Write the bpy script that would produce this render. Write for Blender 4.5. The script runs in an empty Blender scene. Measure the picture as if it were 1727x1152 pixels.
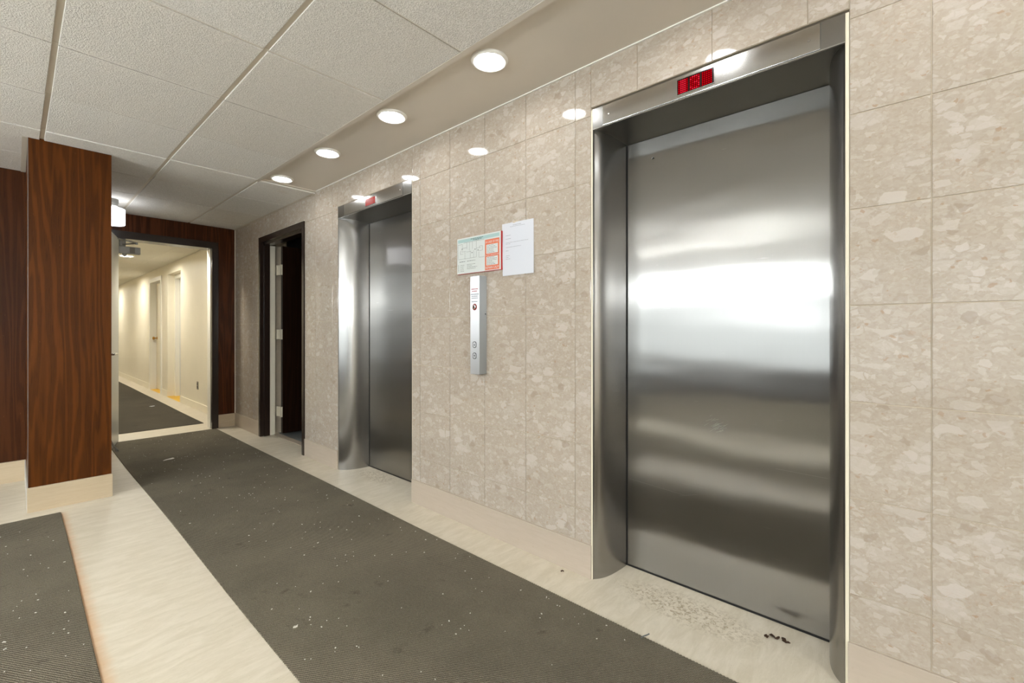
import bpy, math, random
from mathutils import Vector
random.seed(7)
scene = bpy.context.scene
COL = scene.collection
# ------------------------------------------------------------------ camera
W = 1.777          # plane of the lift wall
ZC = 2.349         # suspended ceiling
ZS = 2.363         # plaster strip above the lift wall
cam_d = bpy.data.cameras.new('camera')
cam = bpy.data.objects.new('camera', cam_d); COL.objects.link(cam)
cam.location = (0, 0, 1.14)
cam.rotation_euler = (math.radians(90), 0, -math.radians(47.801))
cam_d.sensor_width = 36.0
cam_d.lens = 36.0 * 759.77 / 1727
cam_d.shift_y = -18.24 / 1727
cam_d.clip_start = 0.02
scene.camera = cam
# ------------------------------------------------------------------ light
world = bpy.data.worlds.new('sky'); scene.world = world
world.use_nodes = True
wn = world.node_tree.nodes['Background']
wn.inputs[0].default_value = (0.93, 0.965, 1.0, 1)
wn.inputs[1].default_value = 0.75
pd = bpy.data.lights.new('window_portal', 'AREA'); pd.shape = 'RECTANGLE'; pd.size = 1.66; pd.size_y = 8.4
pd.cycles.is_portal = True
po = bpy.data.objects.new('window_portal', pd); COL.objects.link(po)
po.location = (-4.12, 0.6, 1.33); po.rotation_euler = (0, math.radians(-90), 0)
vs = scene.view_settings
pd2 = bpy.data.lights.new('added_glazing_portal', 'AREA'); pd2.shape = 'RECTANGLE'; pd2.size = 2.2; pd2.size_y = 2.0  # portal for the glazing added behind the camera
pd2.cycles.is_portal = True
po2 = bpy.data.objects.new('added_glazing_portal', pd2); COL.objects.link(po2)
po2.location = (-2.4, -4.14, 1.12); po2.rotation_euler = (math.radians(90), 0, 0)
vs.view_transform = 'Standard'; vs.look = 'None'; vs.gamma = 1; vs.use_curve_mapping = False
vs.exposure = 1.95
LAMP = 14.5
LAMP_C = (.95, 0.98, 1.0, 1)
CORR = 128.0
CORR_C = (1.0, 0.965, 0.87, 1)
DRUM = 1.7
FILL_PEND = 19.0  # strength of the unseen pendants added to brighten the lobby

# ------------------------------------------------------------------ node helpers
class NT:
    def __init__(s, name):
        s.m = bpy.data.materials.new(name); s.m.use_nodes = True
        s.t = s.m.node_tree; s.n = s.t.nodes; s.n.clear()
        s.out = s.n.new('ShaderNodeOutputMaterial')
    def node(s, typ, ins=None, **kw):
        nd = s.n.new(typ)
        for k, v in kw.items(): setattr(nd, k, v)
        for k, v in (ins or {}).items(): s.set(nd.inputs[k], v)
        return nd
    def set(s, sock, v):
        if isinstance(v, bpy.types.NodeSocket): s.t.links.new(v, sock)
        else: sock.default_value = v
    def math(s, op, a, b=0.0, c=None, clamp=False):
        nd = s.n.new('ShaderNodeMath'); nd.operation = op; nd.use_clamp = clamp
        s.set(nd.inputs[0], a); s.set(nd.inputs[1], b)
        if c is not None: s.set(nd.inputs[2], c)
        return nd.outputs[0]
    def vmath(s, op, a, b=(0, 0, 0)):
        nd = s.n.new('ShaderNodeVectorMath'); nd.operation = op
        s.set(nd.inputs[0], a); s.set(nd.inputs[1], b)
        return nd.outputs[0]
    def noise(s, vec, scale, detail=3, rough=0.5, dist=0.0):
        return s.node('ShaderNodeTexNoise', {'Vector': vec, 'Scale': scale, 'Detail': detail, 'Roughness': rough, 'Distortion': dist})
    def mix(s, fac, a, b, blend='MIX'):
        nd = s.n.new('ShaderNodeMix'); nd.data_type = 'RGBA'; nd.blend_type = blend
        s.set(nd.inputs[0], fac); s.set(nd.inputs[6], a); s.set(nd.inputs[7], b)
        return nd.outputs[2]
    def ramp(s, fac, lo, hi, to0=0.0, to1=1.0):
        nd = s.n.new('ShaderNodeMapRange'); nd.interpolation_type = 'SMOOTHSTEP'
        s.set(nd.inputs[0], fac); nd.inputs[1].default_value = lo; nd.inputs[2].default_value = hi
        nd.inputs[3].default_value = to0; nd.inputs[4].default_value = to1
        return nd.outputs[0]
    def scale(s, vec, v):
        return s.vmath('MULTIPLY', vec, v)
    def pos(s): return s.node('ShaderNodeNewGeometry').outputs['Position']
    def bump(s, h, strength=0.3, dist=0.01):
        return s.node('ShaderNodeBump', {'Height': h, 'Strength': strength, 'Distance': dist}).outputs[0]
    def finish(s, **k):
        b = s.n.new('ShaderNodeBsdfPrincipled')
        for kk, v in k.items(): s.set(b.inputs[kk.replace('_', ' ')], v)
        s.t.links.new(b.outputs[0], s.out.inputs[0]); return s.m

def lin(r, g, b):
    f = lambda c: ((c/255+0.055)/1.055)**2.4 if c > 10 else c/255/12.92
    return (f(r), f(g), f(b), 1)

def flat(name, col, rough=0.5, metal=0.0, spec=0.5, nscale=0, namt=0.08):
    s = NT(name)
    if nscale:
        n = s.noise(s.pos(), nscale, 4, 0.6).outputs[0]
        d = tuple(c*(1-namt*2) for c in col[:3])+(1,)
        e = tuple(min(1, c*(1+namt)) for c in col[:3])+(1,)
        c = s.mix(n, d, e)
    else: c = col
    return s.finish(Base_Color=c, Roughness=rough, Metallic=metal, Specular_IOR_Level=spec)

def emit(name, col, st):
    s = NT(name)
    e = s.node('ShaderNodeEmission', {'Color': col, 'Strength': st})
    s.t.links.new(e.outputs[0], s.out.inputs[0]); return s.m

M = {}
def mat_marble():
    s = NT('agglomerate_marble')
    tc = s.node('ShaderNodeTexCoord').outputs['Object']
    rnd = s.node('ShaderNodeObjectInfo').outputs['Random']
    off = s.node('ShaderNodeCombineXYZ', {'X': s.math('MULTIPLY', rnd, 31.0), 'Y': s.math('MULTIPLY', rnd, 57.0), 'Z': s.math('MULTIPLY', rnd, 83.0)}).outputs[0]
    v = s.vmath('ADD', tc, off)
    wob = s.noise(v, 22.0, 3, 0.6).outputs['Color']
    v2 = s.vmath('ADD', s.scale(v, (1, 1, 1.35)), s.scale(s.vmath('SUBTRACT', wob, (.5, .5, .5)), (.035, .035, .035)))
    LT = lin(193, 184, 174); DK = lin(153, 137, 120)
    base = s.mix(s.noise(v, 5.0, 5, 0.6).outputs[0], lin(165, 151, 134), lin(175, 162, 146))
    base = s.mix(s.math('MULTIPLY', s.ramp(s.noise(v, 55.0, 4, 0.7).outputs[0], .52, .7), .3), base, lin(188, 177, 163))
    def chips(sc, thr, cola, amt, basein, seed, st=(1, 1, 1)):
        vv = s.scale(s.vmath('ADD', v2, (seed, seed*2, seed*.7)), st)
        vo = s.node('ShaderNodeTexVoronoi', {'Vector': vv, 'Scale': sc, 'Randomness': 1.0})
        ed = s.node('ShaderNodeTexVoronoi', {'Vector': vv, 'Scale': sc, 'Randomness': 1.0}, feature='DISTANCE_TO_EDGE')
        sep = s.node('ShaderNodeSeparateColor', {'Color': vo.outputs['Color']})
        sel = s.math('GREATER_THAN', sep.outputs[0], thr)
        m = s.ramp(s.math('SUBTRACT', ed.outputs['Distance'], s.math('MULTIPLY', sep.outputs[1], .16)), .01, .07)
        m = s.math('MULTIPLY', s.math('MULTIPLY', m, sel), s.math('MULTIPLY', s.math('ADD', sep.outputs[2], .2), amt))
        return s.mix(m, basein, cola)
    fine = s.node('ShaderNodeTexVoronoi', {'Vector': v2, 'Scale': 120., 'Randomness': 1.0})
    c = s.mix(s.math('MULTIPLY', s.node('ShaderNodeSeparateColor', {'Color': fine.outputs['Color']}).outputs[0], .35), base, LT)
    c = chips(62, .62, LT, .45, c, 3.1)
    c = chips(34, .72, LT, .65, c, 7.7, (1, 1, 1.2))
    c = chips(19, .80, LT, .75, c, 1.9, (1, .9, 1.1))
    c = chips(12, .87, LT, .5, c, 4.4, (1, .9, 1.2))
    c = chips(24, .92, DK, .5, c, 5.3)
    c = chips(80, .97, lin(160, 128, 98), .5, c, 9.1)
    vein = s.noise(v2, 24.0, 4, .6, 1.2).outputs[0]
    vm = s.math('MULTIPLY', s.ramp(s.math('ABSOLUTE', s.math('SUBTRACT', vein, .5)), .0, .012, 1, 0), s.ramp(s.noise(v, 6.0, 2).outputs[0], .55, .7))
    c = s.mix(s.math('MULTIPLY', vm, .35), c, lin(178, 140, 104))
    c = s.mix(s.math('MULTIPLY', rnd, .12), c, lin(168, 154, 137))
    return s.finish(Base_Color=c, Roughness=.07, Specular_IOR_Level=.34, Normal=s.bump(s.noise(v, 9.0, 2).outputs[0], .012, .02))
M['marble'] = mat_marble()

def mat_base(name, a, b):
    s = NT(name); p = s.pos()
    q = s.scale(p, (3, 3, 26))
    n = s.noise(q, 2.2, 5, .65, .4).outputs[0]
    c = s.mix(n, a, b)
    c = s.mix(s.math('MULTIPLY', s.ramp(s.noise(p, 40., 4, .7).outputs[0], .6, .75), .3), c, lin(160, 138, 112))
    return s.finish(Base_Color=c, Roughness=.35)
M['base'] = mat_base('wall_base_stone', lin(172, 157, 140), lin(190, 177, 161))
M['base_warm'] = mat_base('column_base_stone', lin(180, 160, 130), lin(202, 185, 158))

def mat_floor():
    s = NT('streaked_floor'); p = s.pos()
    n = s.noise(s.scale(p, (3, 11, 1)), 2.0, 6, .7, .6).outputs[0]
    n2 = s.noise(s.scale(p, (14, 60, 1)), 3.0, 4, .7).outputs[0]
    c = s.mix(s.ramp(n, .3, .72), lin(198, 187, 165), lin(213, 203, 184))
    c = s.mix(s.math('MULTIPLY', s.ramp(n2, .5, .72), .35), c, lin(220, 212, 196))
    sx = s.node('ShaderNodeSeparateXYZ', {'Vector': p})
    # worn dirty patches where people stop in front of the doors
    def patch(x, y, rx, ry):
        dx = s.math('DIVIDE', s.math('SUBTRACT', sx.outputs[0], x), rx); dy = s.math('DIVIDE', s.math('SUBTRACT', sx.outputs[1], y), ry)
        return s.ramp(s.math('ADD', s.math('MULTIPLY', dx, dx), s.math('MULTIPLY', dy, dy)), 0.0, 1.0, 1, 0)
    dirt = s.math('ADD', patch(1.84, .72, .13, .36), patch(1.90, 3.15, .12, .30), clamp=True)
    dn = s.ramp(s.noise(p, 55., 6, .75, .8).outputs[0], .47, .60)
    c = s.mix(s.math('MULTIPLY', s.math('MULTIPLY', dirt, dn), .75), c, lin(140, 122, 92))
    # rusty stain along the edge of the left mat
    rx = s.math('ADD', sx.outputs[0], s.math('MULTIPLY', s.math('SUBTRACT', s.noise(p, 18., 3).outputs[0], .5), .03))
    rust = s.math('MULTIPLY', s.ramp(rx, .185, .235, 1, 0), s.math('GREATER_THAN', rx, .1))
    rust = s.math('MULTIPLY', rust, s.ramp(sx.outputs[1], 3.93, 4.02, 1, 0))
    c = s.mix(s.math('MULTIPLY', rust, .6), c, lin(196, 140, 78))
    sp = s.ramp(s.noise(p, 120., 2, .5).outputs[0], .735, .76)
    c = s.mix(s.math('MULTIPLY', sp, .5), c, lin(120, 100, 76))
    # yellow paint at the two corridor thresholds
    yel = s.math('MULTIPLY', s.ramp(sx.outputs[0], 1.745, 1.775), s.math('MAXIMUM', s.math('MULTIPLY', s.math('GREATER_THAN', sx.outputs[1], 8.76), s.math('LESS_THAN', sx.outputs[1], 9.68)),
                 s.math('MULTIPLY', s.math('GREATER_THAN', sx.outputs[1], 10.2), s.math('LESS_THAN', sx.outputs[1], 11.1))))
    c = s.mix(yel, c, lin(226, 178, 40))
    return s.finish(Base_Color=c, Roughness=s.ramp(n2, .3, .8, .38, .52), Specular_IOR_Level=.4, Normal=s.bump(n2, .12, .004))
M['floor'] = mat_floor()

def mat_carpet(name, a, b):
    s = NT(name); p = s.pos()
    sx = s.node('ShaderNodeSeparateXYZ', {'Vector': p})
    u = s.math('ADD', s.math('MULTIPLY', sx.outputs[0], 700.), s.math('MULTIPLY', sx.outputs[1], 420.))
    w = s.math('SUBTRACT', s.math('MULTIPLY', sx.outputs[0], 520.), s.math('MULTIPLY', sx.outputs[1], 760.))
    wob = s.math('ADD', s.math('MULTIPLY', s.noise(p, 60., 2).outputs[0], 1.6), s.math('MULTIPLY', s.noise(p, 260., 2).outputs[0], 4.))
    h = s.math('MULTIPLY', s.math('SINE', s.math('ADD', u, wob)), s.math('ADD', s.math('MULTIPLY', s.math('SINE', s.math('ADD', w, wob)), .6), .7))
    n = s.noise(p, 2.2, 4, .6).outputs[0]
    c = s.mix(s.ramp(n, .3, .7), a, b)
    c = s.mix(s.ramp(h, -.8, 1.0), s.mix(.55, c, (0.008, .008, .007, 1)), s.mix(.30, c, lin(150, 142, 128)))
    f = s.noise(p, 420., 2, .6).outputs[0]
    c = s.mix(s.ramp(f, .55, .75, 0, .45), c, lin(150, 140, 122))
    c = s.mix(s.ramp(s.noise(p, 7., 4, .7).outputs[0], .60, .78, 0, .55), c, lin(40, 36, 30))
    return s.finish(Base_Color=c, Roughness=.95, Specular_IOR_Level=.12, Normal=s.bump(h, .55, .004))
M['carpet'] = mat_carpet('charcoal_ribbed_carpet', lin(112, 104, 87), lin(130, 121, 102))
M['carpet2'] = mat_carpet('corridor_carpet', lin(72, 66, 56), lin(84, 78, 66))

def mat_wood(name, a, b, dark, gloss=.28):
    s = NT(name); p = s.pos()
    sx = s.node('ShaderNodeSeparateXYZ', {'Vector': p})
    t = s.math('ADD', sx.outputs[0], sx.outputs[1])
    q = s.node('ShaderNodeCombineXYZ', {'X': s.math('MULTIPLY', t, 6.0), 'Y': 0.0, 'Z': s.math('MULTIPLY', sx.outputs[2], .34)}).outputs[0]
    f = s.noise(q, 1.6, 2, .45, .2).outputs[0]
    ph = s.math('ADD', s.math('MULTIPLY', f, 46.), s.math('MULTIPLY', t, 120.))
    jit = s.noise(s.node('ShaderNodeCombineXYZ', {'X': s.math('MULTIPLY', t, 90.), 'Y': 0., 'Z': s.math('MULTIPLY', sx.outputs[2], 3.)}).outputs[0], 1., 3, .6).outputs[0]
    ring = s.math('SINE', s.math('ADD', ph, s.math('MULTIPLY', jit, 3.)))
    pq = s.node('ShaderNodeCombineXYZ', {'X': s.math('MULTIPLY', t, 420.), 'Y': 0., 'Z': s.math('MULTIPLY', sx.outputs[2], 9.)}).outputs[0]
    pore = s.ramp(s.noise(pq, 1., 2, .6).outputs[0], .5, .72)
    c = s.mix(s.ramp(ring, -.3, .9), a, b)
    c = s.mix(s.math('MULTIPLY', s.math('MULTIPLY', pore, s.ramp(ring, -.9, .5, 1, .35)), .75), c, dark)
    c = s.mix(s.ramp(s.noise(q, 3., 3).outputs[0], .45, .75, 0, .35), c, dark)
    scr = s.ramp(s.noise(s.scale(p, (30, 30, 9)), 3., 2, .5).outputs[0], .77, .80, 0, .3)
    c = s.mix(scr, c, lin(150, 110, 74))
    return s.finish(Base_Color=c, Roughness=gloss, Specular_IOR_Level=.13, Normal=s.bump(pore, .05, .002))
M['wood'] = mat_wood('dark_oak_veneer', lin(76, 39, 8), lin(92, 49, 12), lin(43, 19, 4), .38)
M['wood_back'] = mat_wood('darker_oak_veneer', lin(64, 33, 12), lin(76, 41, 17), lin(36, 17, 6), .38)  # darker oak tone for the panelled wall behind the column
M['wood_red'] = mat_wood('far_oak_veneer', lin(72, 38, 20), lin(90, 50, 27), lin(38, 19, 9))
M['wood_dark'] = mat_wood('black_brown_veneer', lin(30, 17, 10), lin(38, 22, 13), lin(15, 8, 5))

def mat_steel(name, rough, aniso, col=(.38, .37, .355, 1), wave=0.0, broad=0.0, amp=1.0):
    s = NT(name); p = s.pos()
    nrm = s.node('ShaderNodeNewGeometry').outputs['Normal']
    tan = s.vmath('CROSS_PRODUCT', nrm, (0, 0, 1))
    br = s.noise(s.scale(p, (900, 900, 6)), 1., 3, .6).outputs[0]
    blot = s.noise(s.scale(p, (6, 6, 2)), 1.2, 4, .6).outputs[0]
    r = s.math('ADD', s.math('MULTIPLY', s.math('SUBTRACT', blot, .5), .05*amp), s.math('ADD', s.math('MULTIPLY', s.math('SUBTRACT', br, .5), .03*amp), rough))
    c = s.mix(s.math('MULTIPLY', br, .35), col, tuple(x*.8 for x in col[:3])+(1,))
    kw = {}
    if wave:
        wv = s.noise(s.scale(p, (1, .7, 2.6)), 2.1, 1, .3).outputs[0]
        kw['Normal'] = s.bump(wv, 1.0, wave)
        sc = s.noise(s.scale(p, (1, 3, 60)), 2., 3, .6, .4).outputs[0]
        c = s.mix(s.ramp(sc, .70, .74, 0, .25), c, (.8, .8, .8, 1))
    if not broad: return s.finish(Base_Color=c, Metallic=1.0, Roughness=r, Anisotropic=aniso, Tangent=tan, **kw)
    bs = []
    for rr, an in ((r, aniso), (s.math('ADD', r, .2), 1.0)):
        b = s.n.new('ShaderNodeBsdfPrincipled')
        for k, v in dict(Base_Color=c, Metallic=1.0, Roughness=rr, Anisotropic=an, Tangent=tan, **kw).items(): s.set(b.inputs[k.replace('_', ' ')], v)
        bs.append(b.outputs[0])
    m = s.node('ShaderNodeMixShader', {0: broad, 1: bs[0], 2: bs[1]})
    s.t.links.new(m.outputs[0], s.out.inputs[0]); return s.m
M['steel_door'] = mat_steel('brushed_steel_door', .18, .95, wave=.004, broad=.32)
M['steel_jamb'] = mat_steel('brushed_steel_jamb', .25, .6, amp=.25)
M['steel_plate'] = mat_steel('polished_steel_plate', .16, .3, (.66, .65, .63, 1))
M['steel_soffit'] = flat('steel_underside', (.24, .235, .22, 1), .32, 1.0)
M['steel_panel'] = mat_steel('satin_steel', .42, .9, (.62, .62, .62, 1))
M['steel_housing'] = mat_steel('satin_steel_housing', .42, .9, (.40, .42, .43, 1))
M['chrome'] = flat('chrome', (.7, .7, .7, 1), .15, 1.0)
M['grey_metal'] = flat('grey_metal', lin(150, 148, 142), .4, .6)
M['brass'] = flat('brass', lin(196, 150, 78), .3, 1.0)
def mat_act(name, a, b):
    s = NT(name); p = s.pos()
    v = s.node('ShaderNodeTexVoronoi', {'Vector': p, 'Scale': 170.}).outputs['Distance']
    n = s.noise(p, 130., 4, .7).outputs[0]
    h = s.math('ADD', n, s.math('MULTIPLY', v, .5))
    c = s.mix(s.ramp(n, .35, .65), a, b)
    rnd = s.node('ShaderNodeObjectInfo').outputs['Random']
    c = s.mix(s.math('MULTIPLY', rnd, .25), c, lin(206, 196, 180))
    st = s.ramp(s.noise(p, 3.5, 3, .6).outputs[0], .62, .8, 0, .22)
    c = s.mix(st, c, lin(196, 178, 150))
    return s.finish(Base_Color=c, Roughness=.95, Specular_IOR_Level=.1, Normal=s.bump(h, .7, .006))
M['act'] = mat_act('textured_ceiling_board', lin(222, 219, 213), lin(242, 239, 234))
M['act2'] = mat_act('corridor_ceiling_board', lin(224, 219, 206), lin(234, 230, 218))
M['tee'] = flat('painted_grid', lin(214, 205, 190), .45)
M['plaster'] = flat('cream_soffit_paint', lin(214, 205, 192), .34, nscale=3, namt=.02)
M['bead'] = flat('white_bead', lin(236, 232, 224), .4)
M['caulk'] = flat('cream_caulk', lin(222, 213, 190), .55)
M['void'] = flat('dark_gap', lin(16, 14, 12), .8)
M['grout'] = flat('pale_grout', lin(196, 182, 160), .8, nscale=30)
M['white_paint'] = flat('cream_wall_paint', lin(236, 228, 208), .5, nscale=4, namt=.025)
M['white_trim'] = flat('white_gloss_trim', lin(240, 236, 224), .3)
M['frame_dark'] = flat('dark_brown_enamel', lin(44, 32, 26), .25, nscale=25, namt=.12)
M['leaf_grey'] = flat('pale_grey_door_paint', lin(206, 206, 198), .3, nscale=6, namt=.03)
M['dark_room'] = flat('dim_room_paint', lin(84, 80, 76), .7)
M['slate_floor'] = flat('blue_grey_floor', lin(128, 134, 132), .5, nscale=10)
M['lobby_wall'] = flat('lobby_paint', lin(214, 204, 188), .6, nscale=5)
M['sill'] = flat('window_sill', lin(200, 196, 188), .4)
M['mullion'] = flat('window_frame_metal', lin(120, 118, 114), .4, .5)
M['lamp'] = emit('lamp_glow', LAMP_C, LAMP)
M['lamp_corridor'] = emit('corridor_lamp_glow', CORR_C, CORR)
M['drum_glow'] = emit('drum_glow', (.93, .96, 1, 1), DRUM)
M['added_pendant_glow'] = emit('added_pendant_glow', (.91, .965, 1.0, 1), FILL_PEND)  # glow of the added lobby pendants
M['trim_white'] = flat('lamp_trim', lin(236, 232, 224), .35)
M['paper'] = flat('paper', lin(206, 208, 214), .6)
M['red_edge'] = flat('red_acrylic', lin(186, 26, 20), .3)
M['sign_white'] = flat('sign_white', lin(204, 208, 204), .35)
M['sign_teal'] = flat('sign_teal', lin(160, 188, 186), .4)
M['sign_orange'] = flat('sign_orange', lin(214, 112, 76), .4)
M['ink'] = flat('grey_ink', lin(70, 74, 74), .7)
M['ink_pale'] = flat('pale_ink', lin(140, 142, 148), .7)
M['ink_red'] = flat('red_ink', lin(122, 34, 26), .6)
M['led_back'] = flat('display_back', lin(38, 8, 8), .12, spec=.6)
M['led_module'] = emit('led_module', lin(120, 4, 10), .14)
M['led_off'] = emit('led_dot_dim', lin(190, 8, 22), .34)
M['led_on'] = emit('led_dot_lit', (1.0, .02, .05, 1), .34)
M['led_dull'] = flat('dull_red_lens', lin(150, 40, 36), .15, spec=.6)
M['rubber'] = flat('black_rubber', lin(20, 20, 20), .6)
M['debris'] = flat('scrap_paper', lin(214, 208, 196), .7)
M['leafbrown'] = flat('dry_leaf', lin(70, 44, 20), .7, nscale=300, namt=.5)
M['twig'] = flat('twig', lin(96, 98, 96), .7)
M['lint'] = flat('lint', lin(210, 206, 196), .8)
M['plate_grey'] = flat('grey_outlet', lin(120, 112, 98), .4)
def mat_glass():
    s = NT('window_glass')
    fr = s.node('ShaderNodeFresnel', {'IOR': 1.35}).outputs[0]
    a = s.node('ShaderNodeBsdfTransparent', {'Color': (.95, .97, .96, 1)}); b = s.node('ShaderNodeBsdfGlossy', {'Roughness': .02})
    m = s.node('ShaderNodeMixShader', {0: fr, 1: a.outputs[0], 2: b.outputs[0]})
    s.t.links.new(m.outputs[0], s.out.inputs[0]); return s.m
M['glass'] = mat_glass()

# ------------------------------------------------------------------ mesh helpers
ORG = {}
class MB:
    def __init__(s): s.v = []; s.f = []
    def box(s, x0, x1, y0, y1, z0, z1):
        b = len(s.v)
        s.v += [(x, y, z) for z in (z0, z1) for y in (y0, y1) for x in (x0, x1)]
        s.f += [tuple(b+i for i in q) for q in ((0, 2, 3, 1), (4, 5, 7, 6), (0, 1, 5, 4), (2, 6, 7, 3), (0, 4, 6, 2), (1, 3, 7, 5))]
        return s
    def obox(s, c, u, v, w, hu, hv, hw):
        c, u, v, w = Vector(c), Vector(u).normalized(), Vector(v).normalized(), Vector(w).normalized()
        b = len(s.v)
        s.v += [tuple(c+u*a*hu+v*d*hv+w*e*hw) for e in (-1, 1) for d in (-1, 1) for a in (-1, 1)]
        s.f += [tuple(b+i for i in q) for q in ((0, 2, 3, 1), (4, 5, 7, 6), (0, 1, 5, 4), (2, 6, 7, 3), (0, 4, 6, 2), (1, 3, 7, 5))]
        return s
    def prism(s, poly, z0, z1):          # poly in xy
        b = len(s.v); n = len(poly)
        s.v += [(p[0], p[1], z0) for p in poly]+[(p[0], p[1], z1) for p in poly]
        s.f += [tuple(b+i for i in range(n))[::-1], tuple(b+n+i for i in range(n))]
        s.f += [(b+i, b+(i+1) % n, b+n+(i+1) % n, b+n+i) for i in range(n)]
        return s
    def lathe(s, c, prof, n=32, axis='z'):  # prof [(r,h)] around axis through c
        b = len(s.v)
        for r, h in prof:
            for k in range(n):
                a = 2*math.pi*k/n; p, q = r*math.cos(a), r*math.sin(a)
                if axis == 'z': s.v.append((c[0]+p, c[1]+q, c[2]+h))
                elif axis == 'x': s.v.append((c[0]+h, c[1]+p, c[2]+q))
                else: s.v.append((c[0]+p, c[1]+h, c[2]+q))
        for i in range(len(prof)-1):
            for k in range(n):
                s.f.append((b+i*n+k, b+i*n+(k+1) % n, b+(i+1)*n+(k+1) % n, b+(i+1)*n+k))
        if prof[0][0] > 0: s.f.append(tuple(b+k for k in range(n))[::-1])
        if prof[-1][0] > 0: s.f.append(tuple(b+(len(prof)-1)*n+k for k in range(n)))
        return s
    def tube(s, pts, r, n=8):
        P = [Vector(p) for p in pts]; b = len(s.v)
        for i, p in enumerate(P):
            t = (P[min(i+1, len(P)-1)]-P[max(i-1, 0)]).normalized()
            u = t.cross(Vector((0, 0, 1)) if abs(t.z) < .9 else Vector((1, 0, 0))).normalized(); w = t.cross(u)
            s.v += [tuple(p+u*r*math.cos(2*math.pi*k/n)+w*r*math.sin(2*math.pi*k/n)) for k in range(n)]
        for i in range(len(P)-1):
            s.f += [(b+i*n+k, b+i*n+(k+1) % n, b+(i+1)*n+(k+1) % n, b+(i+1)*n+k) for k in range(n)]
        s.f += [tuple(b+k for k in range(n))[::-1], tuple(b+(len(P)-1)*n+k for k in range(n))]
        return s
    def build(s, name, mat, parent=None, org=None, smooth=False, bevel=0):
        o0 = Vector(org) if org is not None else (ORG[parent.name] if parent else Vector((0, 0, 0)))
        me = bpy.data.meshes.new(name)
        me.from_pydata([tuple(Vector(p)-o0) for p in s.v], [], s.f)
        import bmesh
        bm = bmesh.new(); bm.from_mesh(me); bmesh.ops.recalc_face_normals(bm, faces=bm.faces)
        if bevel: bmesh.ops.bevel(bm, geom=list(bm.edges), offset=bevel, segments=2, affect='EDGES', profile=.6)
        bm.to_mesh(me); bm.free()
        me.materials.append(M[mat] if isinstance(mat, str) else mat)
        o = bpy.data.objects.new(name, me); COL.objects.link(o)
        if smooth:
            me.shade_smooth(); me.set_sharp_from_angle(angle=math.radians(40))
        pl = ORG[parent.name] if parent else Vector((0, 0, 0))
        o.location = o0-pl
        if parent: o.parent = parent
        ORG[o.name] = o0
        return o
def box(name, mat, x0, x1, y0, y1, z0, z1, parent=None, bevel=0, org=None):
    return MB().box(x0, x1, y0, y1, z0, z1).build(name, mat, parent, org, bevel=bevel)
def empty(name, loc):
    o = bpy.data.objects.new(name, None); COL.objects.link(o); o.location = loc; o.empty_display_size = .1
    ORG[o.name] = Vector(loc); return o
def tag(o, label, cat=None, group=None):
    o['label'] = label
    if cat: o['category'] = cat
    if group: o['group'] = group
    return o
def struct(o, label=None):
    o['kind'] = 'structure'
    if label: o['label'] = label
    return o
def share(src, name, parent, world):
    o = bpy.data.objects.new(name, src.data); COL.objects.link(o); o.parent = parent
    o.location = Vector(world)-ORG[parent.name]; ORG[o.name] = Vector(world); return o

# ------------------------------------------------------------------ floor and room shell
fl = MB().box(-4.1, 2.02, -4.0, 22, -.1, 0).build('floor', 'floor'); struct(fl, 'beige streaked stone-look floor of the lobby and corridor')
EL = [dict(y0=.178, y1=1.111, i0=.243, i1=1.058), dict(y0=2.512, y1=3.532, i0=2.615, i1=3.430)]
TOPH = 2.152; GAP = .011
SD = dict(y0=4.165, y1=5.305, top=2.146)
# solid wall behind the tiles, with openings
mb = MB(); xb, xe = W+.003, 2.06; xt = W+.009
segs = [(-4, EL[0]['y0']-GAP), (EL[0]['y1']+GAP, EL[1]['y0']-.004), (EL[1]['y1']+.006, SD['y0']), (SD['y1'], 6.1)]
for a, b in segs: mb.box(xb, xe, a, b, 0, 2.45)
mb.box(xb, xe, EL[0]['y0']-GAP, EL[0]['y1']+GAP, TOPH+GAP, 2.45)
mb.box(xb, xe, EL[1]['y0']-.004, EL[1]['y1']+.006, TOPH+.004, 2.45)
mb.box(xb, xe, SD['y0'], SD['y1'], SD['top'], 2.45)
wall_right = struct(mb.build('wall_right', 'grout'), 'beige marble tiled wall holding the two elevators')
YJ = [-1.858, -1.552, -1.246, -.94, -.634, -.33, -.024, .279, .586, .8916, 1.208, 1.514, 1.818, 2.121, 2.423, 2.727, 3.03, 3.333, 3.636, 3.94, 4.26, 4.56, 4.86, 5.17, 5.50, 5.81, 6.2]
ZJ = [.155, .308, .6115, .915, 1.219, 1.5225, 1.8225, 2.126, 2.43]
def tile_mesh(w, h):
    g = .0013; t = .009; e = .001
    v = []
    for d, i in ((0, e), (e, 0), (t, 0)):
        v += [(-t+d, -w/2+g+i, -h/2+g+i), (-t+d, w/2-g-i, -h/2+g+i), (-t+d, w/2-g-i, h/2-g-i), (-t+d, -w/2+g+i, h/2-g-i)]
    f = [(0, 3, 2, 1)]
    for k in (0, 4): f += [(k+i, k+(i+1) % 4, k+4+(i+1) % 4, k+4+i) for i in range(4)]
    me = bpy.data.meshes.new('tile'); me.from_pydata(v, [], f); me.materials.append(M['marble']); return me
TM = {}
def lay_tiles(ya, yb, za, zb, zlist=ZJ):
    for i in range(len(YJ)-1):
        a, b = max(ya, YJ[i]), min(yb, YJ[i+1])
        if b-a < .012: continue
        for j in range(len(zlist)-1):
            c, d = max(za, zlist[j]), min(zb, zlist[j+1])
            if d-c < .012: continue
            key = (round(b-a, 3), round(d-c, 3))
            if key not in TM: TM[key] = tile_mesh(*key)
            o = bpy.data.objects.new('tile', TM[key]); COL.objects.link(o); o.parent = wall_right
            o.location = (xt, (a+b)/2, (c+d)/2)
ZT = ZS+.004
lay_tiles(-1.858, EL[0]['y0']-GAP, .155, ZT)
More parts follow.
